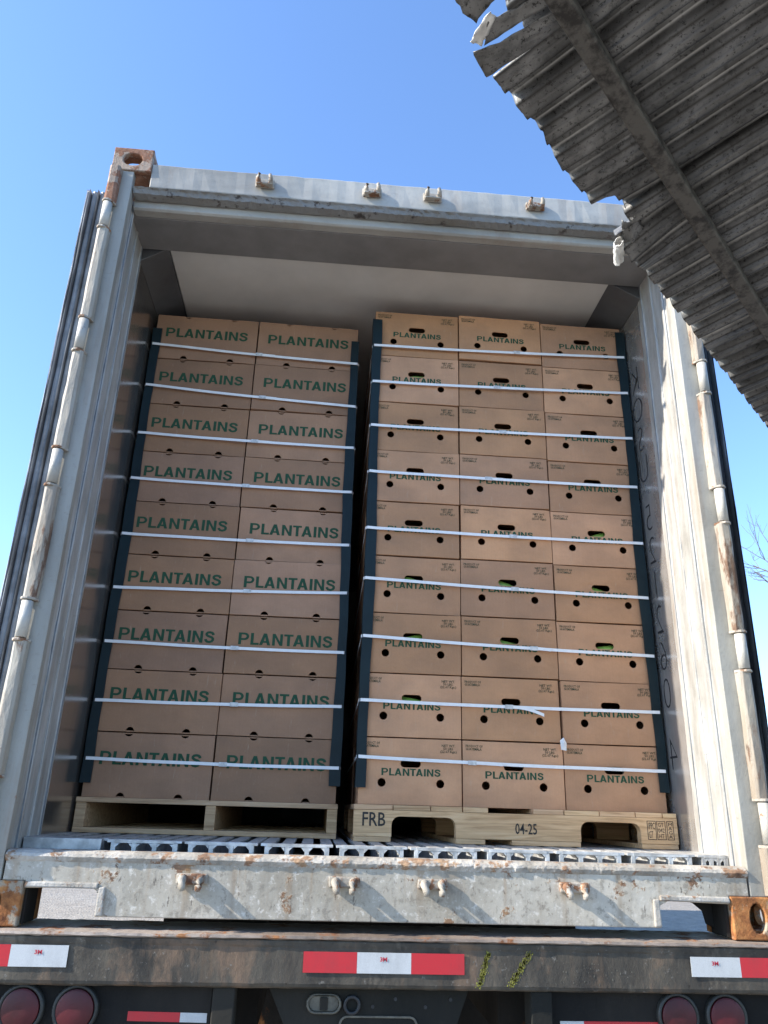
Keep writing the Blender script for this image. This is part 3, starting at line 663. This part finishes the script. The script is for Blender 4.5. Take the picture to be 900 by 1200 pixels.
def carton(kind, x, y, z, label, group, tint, rz=0.0, dz=0.0, printed=True):
    W, D, H, var, sm = kind; pm, prints = var[rndc.randrange(7)]
    t = thing('plantain_carton', label, 'carton', (x, y, z), group); t.rotation_euler = (0, dz, rz)
    f = link('front_panel', pm, None, t); f.color = (*tint, 1)
    b = link('carton_shell', sm, None, t); b.color = (*tint, 1)
    if printed:
        for i, (me, p) in enumerate(prints): o = link('printed_note' if i else 'printed_word', me, None, t); o.location = (p[0], -.0002, p[1])
    return t
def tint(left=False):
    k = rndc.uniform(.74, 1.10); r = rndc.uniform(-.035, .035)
    return (.415*k, (.236-r*.2)*k, (.142-r*.4)*k) if left else (.565*k, (.308-r*.25)*k, (.168-r*.5)*k)  # left board is pinker, with that stack's deeper shade put into its tint
COLL = ['outer left column', 'inner right column']; COLR = ['left column', 'centre column', 'right column']
spots_green = {(0, 7), (2, 4), (0, 3), (1, 3), (2, 3), (0, 2), (2, 2), (1, 2), (0, 1), (2, 5)}
front = []
for col in range(2):
    for k in range(9):
        x = -1.1245+col*.4895+rndc.uniform(-.002, .002); z = .3545+k*HB+(.0 if col == 0 else -.0005)
        lab = 'wide PLANTAINS carton, left stack, %s, %s tier' % (COLL[col], TIER[k])
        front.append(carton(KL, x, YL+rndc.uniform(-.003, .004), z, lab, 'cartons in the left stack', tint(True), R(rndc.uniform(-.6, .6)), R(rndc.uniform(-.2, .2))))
plants = []
for col in range(3):
    for k in range(9):
        x = -.0735+col*.3995+rndc.uniform(-.002, .002); z = .357+k*HB+((0.002, .005, -.0015)[col])*min(1, k/4)+(.006 if (col == 1 and k == 8) else 0)
        extra = ', green fruit in hand hole' if (col, k) in spots_green else ''
        lab = 'PLANTAINS carton, right stack, %s, %s tier%s' % (COLR[col], TIER[k], extra)
        yy = YR+rndc.uniform(-.003, .004)
        front.append(carton(KR, x, yy, z, lab, 'cartons in the right stack', tint(), R(rndc.uniform(-.6, .6)), R(rndc.uniform(-.2, .2))))
        if extra: plants.append((x, yy, z, col, k))
for k in range(9):                # the row behind, seen through the dark gap between the stacks
    carton(KR, -.0735+rndc.uniform(-.003, .003), YR+.50, .357+k*HB, 'rear carton of the right stack, %s tier, deep in the dark gap' % TIER[k], 'cartons behind the right stack', tint(), 0, 0, False)
for (x, y, z, col, k) in plants:  # fruit showing through hand holes
    t = thing('plantain', 'green plantain in the hand hole of the %s carton, right stack %s' % (TIER[k], COLR[col]), 'plantain', (x+.2, y+.03, z+.13), 'plantains inside the cartons')
    a = rndc.uniform(-.4, .4); s = rndc.uniform(-.02, .02); pts = []
    for i in range(9):
        q = (i/8-.5)*.17; pts.append((x+.2+s+q*math.cos(a*.4), y+.030+2.2*q*q, z+.139+q*math.sin(a)+1.2*q*q-.006))
    MB().tube(pts, [.006, .013, .019, .021, .022, .021, .019, .013, .005], 7).build('peel', 'plantain', t, 0, True)
    MB().tube([pts[8], (pts[8][0]+.015, pts[8][1]+.003, pts[8][2]+.008)], [.006, .004], 6).build('stalk', 'plantain', t, 0, True)

# ------------------------------------------------------------------ corner protectors
def protector(xe, s, y, z0, z1, label, seed):
    """xe: stack edge, s: +1 when the stack lies to its right"""
    rnd = random.Random(seed); n = 60; vs = []; fs = []
    t = thing('corner_protector', label, 'corner protector', (xe, y, z0), 'green edge boards on the stacks')
    th = .004; wf = .037; ph = rnd.random()*6
    for i in range(n+1):
        z = z0+(z1-z0)*i/n
        bulge = .0024*abs(math.sin((z-.5)*math.pi/.235))+.003*math.sin(z*2.3+ph); fx = -s*(.004+bulge); fy = -.0065-.35*bulge+.001*math.sin(z*9+ph)
        wv = wf+.004*math.sin(z*5+ph)
        for px, py in ((wv, 0), (0, 0), (0, .062), (-th, .062), (-th, -th), (wv, -th)):
            vs.append((xe+fx+s*px, y+fy+py, z))
    for i in range(n):
        for j in range(6): fs.append((i*6+j, i*6+(j+1) % 6, (i+1)*6+(j+1) % 6, (i+1)*6+j))
    fs += [tuple(range(6))[::-1], tuple(range(n*6, n*6+6))]
    MB().add(vs, fs).build('angle_board', 'protector', t, 0, False)
XL0, XL1, XR0, XR1 = -1.1245, -.1495, -.0735, 1.1215
protector(XL0, 1, YL, .405, 2.47, 'dark edge board on the left stack beside the left steel wall', 1)
protector(XL1, -1, YL, .42, 2.475, 'dark edge board on the left stack beside the gap', 2)
protector(XR0, 1, YR, .415, 2.505, 'dark edge board on the right stack beside the gap', 3)
protector(XR1, -1, YR, .43, 2.53, 'dark edge board on the right stack beside the sunlit jamb', 4)

# ------------------------------------------------------------------ straps
def strap(xa, za, xb, zb, y, depth, label, group, seed, sealx, tail):
    rnd = random.Random(seed); t = thing('packing_strap', label, 'strap', ((xa+xb)/2, y, (za+zb)/2), group)
    pts = [(xa+.004, y+depth, za-.01), (xa, y+.08, za)]; n = 26
    pts += [(xa-.002, y+.012, za), (xa+.006, y-.002, za)]
    for i in range(1, n):
        f = i/n; x = xa+(xb-xa)*f
        pts.append((x, y-.001-.0012*math.sin(f*9+seed), za+(zb-za)*f-.004*math.sin(math.pi*f)+.0004*math.sin(f*14+seed)))
    pts += [(xb-.006, y-.002, zb), (xb+.002, y+.012, zb), (xb, y+.08, zb), (xb-.004, y+depth, zb-.01)]
    h = .0060; vs = []; fs = []
    for i, p in enumerate(pts):
        d = Vector(pts[min(i+1, len(pts)-1)])-Vector(pts[max(i-1, 0)]); d.normalize(); o = Vector((d.y, -d.x, 0)).normalized()*.0009
        tw = .06*math.sin(i*.7+seed)
        for a, b in ((-h, 1), (h, 1), (h, -1), (-h, -1)):
            q = Vector(p)+o*b+Vector((0, -tw*a*.3, a)); vs.append(tuple(q))
    for i in range(len(pts)-1):
        for j in range(4): fs.append((i*4+j, i*4+(j+1) % 4, (i+1)*4+(j+1) % 4, (i+1)*4+j))
    fs += [(0, 1, 2, 3), tuple(len(vs)-4+j for j in (3, 2, 1, 0))]
    MB().add(vs, fs).build('band', 'strap', t)
    f = (sealx-xa)/(xb-xa); sz = za+(zb-za)*f-.004
    m = MB(); m.box(sealx-.016, sealx+.016, y-.0058, y-.0028, sz-.0085, sz+.0085); m.build('seal', 'seal', t, .001)
    sl = (zb-za)/(xb-xa)
    if tail:
        L, dr = tail; m = MB(); pv = []
        for i in range(7):
            q = i/6; pv += [(sealx+.016+L*q, y-.003-.012*q*q*(dr != 0), sz-.006+sl*L*q-dr*q*q), (sealx+.016+L*q, y-.004-.012*q*q*(dr != 0), sz+.006+sl*L*q-dr*q*q)]
        m.add(pv, [(2*i, 2*i+2, 2*i+3, 2*i+1) for i in range(6)]); o = m.build('loose_tail', 'strap', t); so = o.modifiers.new('solid', 'SOLIDIFY'); so.thickness = .001
ZL = [(2.382, 2.345), (2.158, 2.111), (1.908, 1.895), (1.683, 1.673), (1.421, 1.42), (1.181, 1.203), (.953, .946), (.716, .726), (.495, .488)]
ZR = [(2.36, 2.389), (2.167, 2.194), (1.943, 1.957), (1.717, 1.714), (1.454, 1.448), (1.232, 1.204), (.99, .958), (.737, .733), (.526, .509)]
SL = [(-.62, (.06, 0)), (-.585, (.05, 0)), (-.60, (.06, .0)), (-.62, None), (-.58, (.05, 0)), (-.57, None), (-.60, None), (-.58, None), (-.60, None)]
SR = [(.60, (.07, 0)), (.50, None), (.52, None), (.45, (.05, 0)), (.55, None), (.55, (.06, 0)), (.62, (.05, .004)), (.51, (.12, .028)), (.36, (.10, .002))]
for i in range(9):
    k = 8-i
    strap(-1.132, ZL[i][0], -.141, ZL[i][1], YL-.012, 1.1, 'white plastic strap across the left stack at its %s tier' % TIER[k], 'straps round the left stack', i, *SL[i])
    strap(-.082, ZR[i][0], 1.1285, ZR[i][1], YR-.012, 1.0, 'white plastic strap across the right stack at its %s tier' % TIER[k], 'straps round the right stack', i+20, *SR[i])
pc = MB(); pc.add([(.708, .505, .575), (.728, .503, .572), (.732, .509, .60), (.722, .512, .622), (.706, .510, .61), (.718, .498, .598)], [(0, 1, 5), (1, 2, 5), (2, 3, 5), (3, 4, 5), (4, 0, 5)])
o = pc.build('paper_scrap', 'paper'); so = o.modifiers.new('solid', 'SOLIDIFY'); so.thickness = .001
tag(o, 'small white paper scrap caught between the centre and right cartons near the bottom', 'paper scrap')

# ------------------------------------------------------------------ corrugated canopy
U = Vector((.708, .707, 0)).normalized(); Nn = Vector((-.087, .087, .992)).normalized(); V = U.cross(Nn).normalized()
O = Vector((.033, -1.493, 1.633))
def P(u, v, h): return tuple(O+U*u+V*v+Nn*h)
cp = thing('corrugated_canopy', 'torn corroded corrugated metal canopy on a steel purlin, hanging over the right side', 'canopy', tuple(O+U*1+V*1))
def corr(u, pitch=.0805):
    f = (u/pitch) % 1
    def sm(x): x = min(1, max(0, x)); return x*x*(3-2*x)
    return sm((f-.42)/.10)-sm((f-.80)/.10)+.10*(sm((f-.14)/.05)-sm((f-.24)/.05))
def sheet(u0, u1, v1, seed, skew, hoff, edge, curl=None, dip=0):
    rnd = random.Random(seed); vs = []; fs = []; us = []
    u = u0; pitch = .0805
    while u < u1-1e-6: us.append(u); u += pitch/24
    vls = [0, .006, .014, .026, .045, .07, .10, .14, .18, .24, .32, .42, .55, .72, .95, 1.25, v1]
    nv = len(vls); amp = .023
    for a in us:
        e = edge(a); den = rnd.gauss(0, .0003)
        for j, q in enumerate(vls):
            v = e+q*(v1-e)/v1; near = max(0, 1-q/.09)
            uu = a+skew*q+.004*math.sin(q*9+seed)+near*rnd.gauss(0, .0004)
            h = hoff+amp*corr(a)*(1+.25*math.sin(a*13+seed))+.004*math.sin(a*5.1+q*6+seed)+den*near+dip*near*near
            if curl: c = curl(a, q); h += c[1]; v += c[0]
            vs.append(P(uu, v, h))
    for i in range(len(us)-1):
        for j in range(nv-1): fs.append((i*nv+j, i*nv+j+1, (i+1)*nv+j+1, (i+1)*nv+j))
    o = MB().add(vs, fs).build('roof_sheet', 'roof', cp, 0, True)
    at = o.data.attributes.new('rib_light_shade', 'FLOAT', 'POINT'); vals = []  # high along painted rib highlights, low along painted rib shadows
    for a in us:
        f = (a/.0805) % 1; wv = max(max(0, 1-abs(f-.535)/.05), .8*max(0, 1-abs(f-.79)/.035), .4*max(0, 1-abs(f-.19)/.04)); rib_shade = max(max(0, 1-abs(f-.41)/.05), max(0, 1-abs(f-.92)/.06))
        vals += [.5+.5*wv-.5*rib_shade]*nv
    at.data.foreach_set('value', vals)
    so = o.modifiers.new('solid', 'SOLIDIFY'); so.thickness = .0012; so.offset = 1
    return o
def jag(seed, amp, base=0.0):
    rnd = random.Random(seed); tab = [rnd.uniform(-1, 1) for _ in range(400)]
    def f(u):
        x = (u+3)*26; i = int(x); q = x-i; a = tab[i]*(1-q)+tab[i+1]*q
        x2 = (u+3)*90; j = int(x2) % 399
        return base+amp*a+amp*.12*tab[j]
    return f
def bump1(u, c, wd): return max(0, 1-abs((u-c)/wd))
e1 = jag(3, .0022)
edge_a = lambda u: e1(u)+.050*(1 if .405 < u < .5 else 0)*min(1, (u-.39)*40)+.012*bump1(u, .16, .03)-.006*bump1(u, .29, .05)
edge_b = lambda u: e1(u)+(.045 if u < .515 else .0)
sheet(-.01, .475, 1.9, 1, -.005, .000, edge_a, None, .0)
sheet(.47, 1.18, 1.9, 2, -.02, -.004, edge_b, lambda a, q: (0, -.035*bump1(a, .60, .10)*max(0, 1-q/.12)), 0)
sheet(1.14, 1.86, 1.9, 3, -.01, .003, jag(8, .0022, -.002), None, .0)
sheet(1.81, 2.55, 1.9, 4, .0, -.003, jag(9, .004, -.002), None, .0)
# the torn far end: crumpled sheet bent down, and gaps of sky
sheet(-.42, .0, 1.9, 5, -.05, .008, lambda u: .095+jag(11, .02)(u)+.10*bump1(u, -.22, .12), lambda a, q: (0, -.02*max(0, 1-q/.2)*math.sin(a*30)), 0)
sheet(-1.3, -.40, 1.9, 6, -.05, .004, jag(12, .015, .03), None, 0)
def flap(name, grid, mat, wob=.003, seed=1):
    """grid: rows of (u, v, h)"""
    rnd = random.Random(seed); rows = len(grid); cols = len(grid[0]); vs = []; fs = []; S = 5
    def at(i, j):
        i0, j0 = min(int(i), rows-2), min(int(j), cols-2); a, b = i-i0, j-j0
        return [grid[i0][j0][k]*(1-a)*(1-b)+grid[i0+1][j0][k]*a*(1-b)+grid[i0][j0+1][k]*(1-a)*b+grid[i0+1][j0+1][k]*a*b for k in range(3)]
    R_, C_ = (rows-1)*S+1, (cols-1)*S+1
    for i in range(R_):
        for j in range(C_):
            u, v, h = at(i/S, j/S); vs.append(P(u+rnd.gauss(0, wob*.4), v+rnd.gauss(0, wob*.4), h+rnd.gauss(0, wob)))
    for i in range(R_-1):
        for j in range(C_-1): fs.append((i*C_+j, i*C_+j+1, (i+1)*C_+j+1, (i+1)*C_+j))
    o = MB().add(vs, fs).build(name, mat, cp, 0, True); o.data.attributes.new('rib_light_shade', 'FLOAT', 'POINT').data.foreach_set('value', [.5]*len(vs)); so = o.modifiers.new('solid', 'SOLIDIFY'); so.thickness = .0012
    return o
flap('bent_flap', [[(-.080, .003, -.004), (-.06, .05, -.002), (-.035, .17, .004)], [(-.052, -.002, -.008), (-.04, .055, -.004), (-.02, .165, .002)], [(-.022, -.006, -.006), (-.014, .058, -.002), (.0, .16, .004)]], 'roof', .0016, 3)
flap('bent_flap', [[(-.098, .050, .012), (-.085, .10, .012), (-.07, .19, .012)], [(-.070, .022, .004), (-.060, .09, .006), (-.045, .18, .008)]], 'roof', .002, 4)
flap('torn_edge', [[(-.092, .008, .003), (-.100, .024, .008), (-.108, .062, .014)], [(-.074, .020, .002), (-.078, .035, .006), (-.094, .066, .012)]], 'torn_white', .0015, 5)
flap('bent_flap', [[(-.20, .035, .0), (-.20, .09, .0), (-.21, .2, .004)], [(-.150, .030, -.004), (-.150, .08, .0), (-.15, .19, .004)], [(-.120, .038, -.006), (-.128, .075, .0), (-.13, .19, .004)]], 'roof', .002, 6)
# the rolled-up torn corner by the header, the sunlight on it put into its pale colour
roll = []
for i in range(5):
    f = i/4; roll.append([(.540+.050*f-.002*k, .016-.026*f+.016*math.cos(1.2+k*.85)-.012, -.004-.016+.016*math.sin(1.2+k*.85)-.012*f) for k in range(6)])
flap('torn_edge', roll, 'torn_white', .0012, 7)
flap('torn_edge', [[(.492, .050, .004), (.495, .060, .002)], [(.504, .047, -.008), (.510, .060, -.005)], [(.516, .054, -.004), (.516, .066, .0)]], 'torn_white', .0015, 8)
flap('bent_flap', [[(.497, .030, -.004), (.507, .040, -.010), (.52, .06, -.004)], [(.530, .012, -.012), (.545, .03, -.022), (.555, .06, -.006)], [(.590, -.006, -.016), (.60, .02, -.024), (.61, .06, -.006)]], 'roof', .0015, 9)
# purlin: a box section below the sheets, and its fixing washers
m = MB(); n = 60; vs = []; fs = []
for i in range(n+1):
    u = -1.3+3.85*i/n
    for v, h in ((.156, -.006), (.194, -.006), (.194, -.046), (.156, -.046)): vs.append(P(u, v-.004, h+.001*math.sin(i)))
for i in range(n):
    for j in range(4): fs.append((i*4+j, i*4+(j+1) % 4, (i+1)*4+(j+1) % 4, (i+1)*4+j))
fs += [(0, 1, 2, 3), tuple(n*4+j for j in (3, 2, 1, 0))]
m.add(vs, fs).build('purlin', 'purlin', cp, .005)
m = MB()
for v in (.9, 1.6):
    vs = [P(u, v+dv, h) for u in (-1.3, 2.55) for dv, h in ((0, -.006), (.04, -.006), (.04, -.046), (0, -.046))]
    MB().add(vs, [(0, 1, 2, 3), (4, 7, 6, 5), (0, 4, 5, 1), (1, 5, 6, 2), (2, 6, 7, 3), (3, 7, 4, 0)]).build('purlin', 'purlin', cp, .004)
for u in (-.6, 2.3):
    b = Vector(P(u, 1.62, -.05)); MB().tube([(b.x, b.y, -ZB), tuple(b)], .05, 12).build('support_post', 'purlin', cp, 0, True)

# ------------------------------------------------------------------ bare tree behind
tb = (10.3, 12.0, -ZB)
tree = thing('bare_tree', 'leafless grey tree whose twigs show beyond the right door', 'tree', tb)
rt = random.Random(4); trunk = MB(); br = MB()
def grow(p, d, L, r, depth, out):
    pts = [Vector(p)]; n = 5
    for i in range(n):
        d = (d+Vector((rt.gauss(0, .13), rt.gauss(0, .13), rt.gauss(0, .08)+.04))).normalized(); pts.append(pts[-1]+d*L/n)
    out.tube(pts, [r*(1-.45*i/n) for i in range(n+1)], 6 if depth > 2 else 4, False)
    if depth == 0: return
    for k in range(4):
        i = rt.randint(2, n); a = Vector((rt.gauss(0, .7), rt.gauss(0, .7), rt.gauss(.15, .4)))
        grow(pts[i], (d+a).normalized(), L*rt.uniform(.55, .75), r*.5, depth-1, br)
grow(tb, Vector((0, 0, 1)), 3.9, .14, 5, trunk)
for p, d, L in (((9.28, 12, 4.5), (-.25, 0, 1), 1.1), ((9.2, 12.05, 5.0), (-.75, .1, .5), .7), ((9.25, 11.95, 4.75), (-.8, 0, .15), .6), ((9.15, 12, 5.3), (-.4, 0, .9), .6)):
    br.tube([(9.9, 12, 3.4), (9.5, 12, 4.1), p], [.035, .028, .02], 6, False); grow(p, Vector(d).normalized(), L, .016, 2, br)
trunk.build('trunk', 'bark', tree, 0, True); br.build('crown', 'bark', tree)

# ------------------------------------------------------------------ lift everything above the ground to its real height
for o in SC.objects:
    if o.parent is None and o.type in ('MESH', 'EMPTY'): o.location.z += ZB
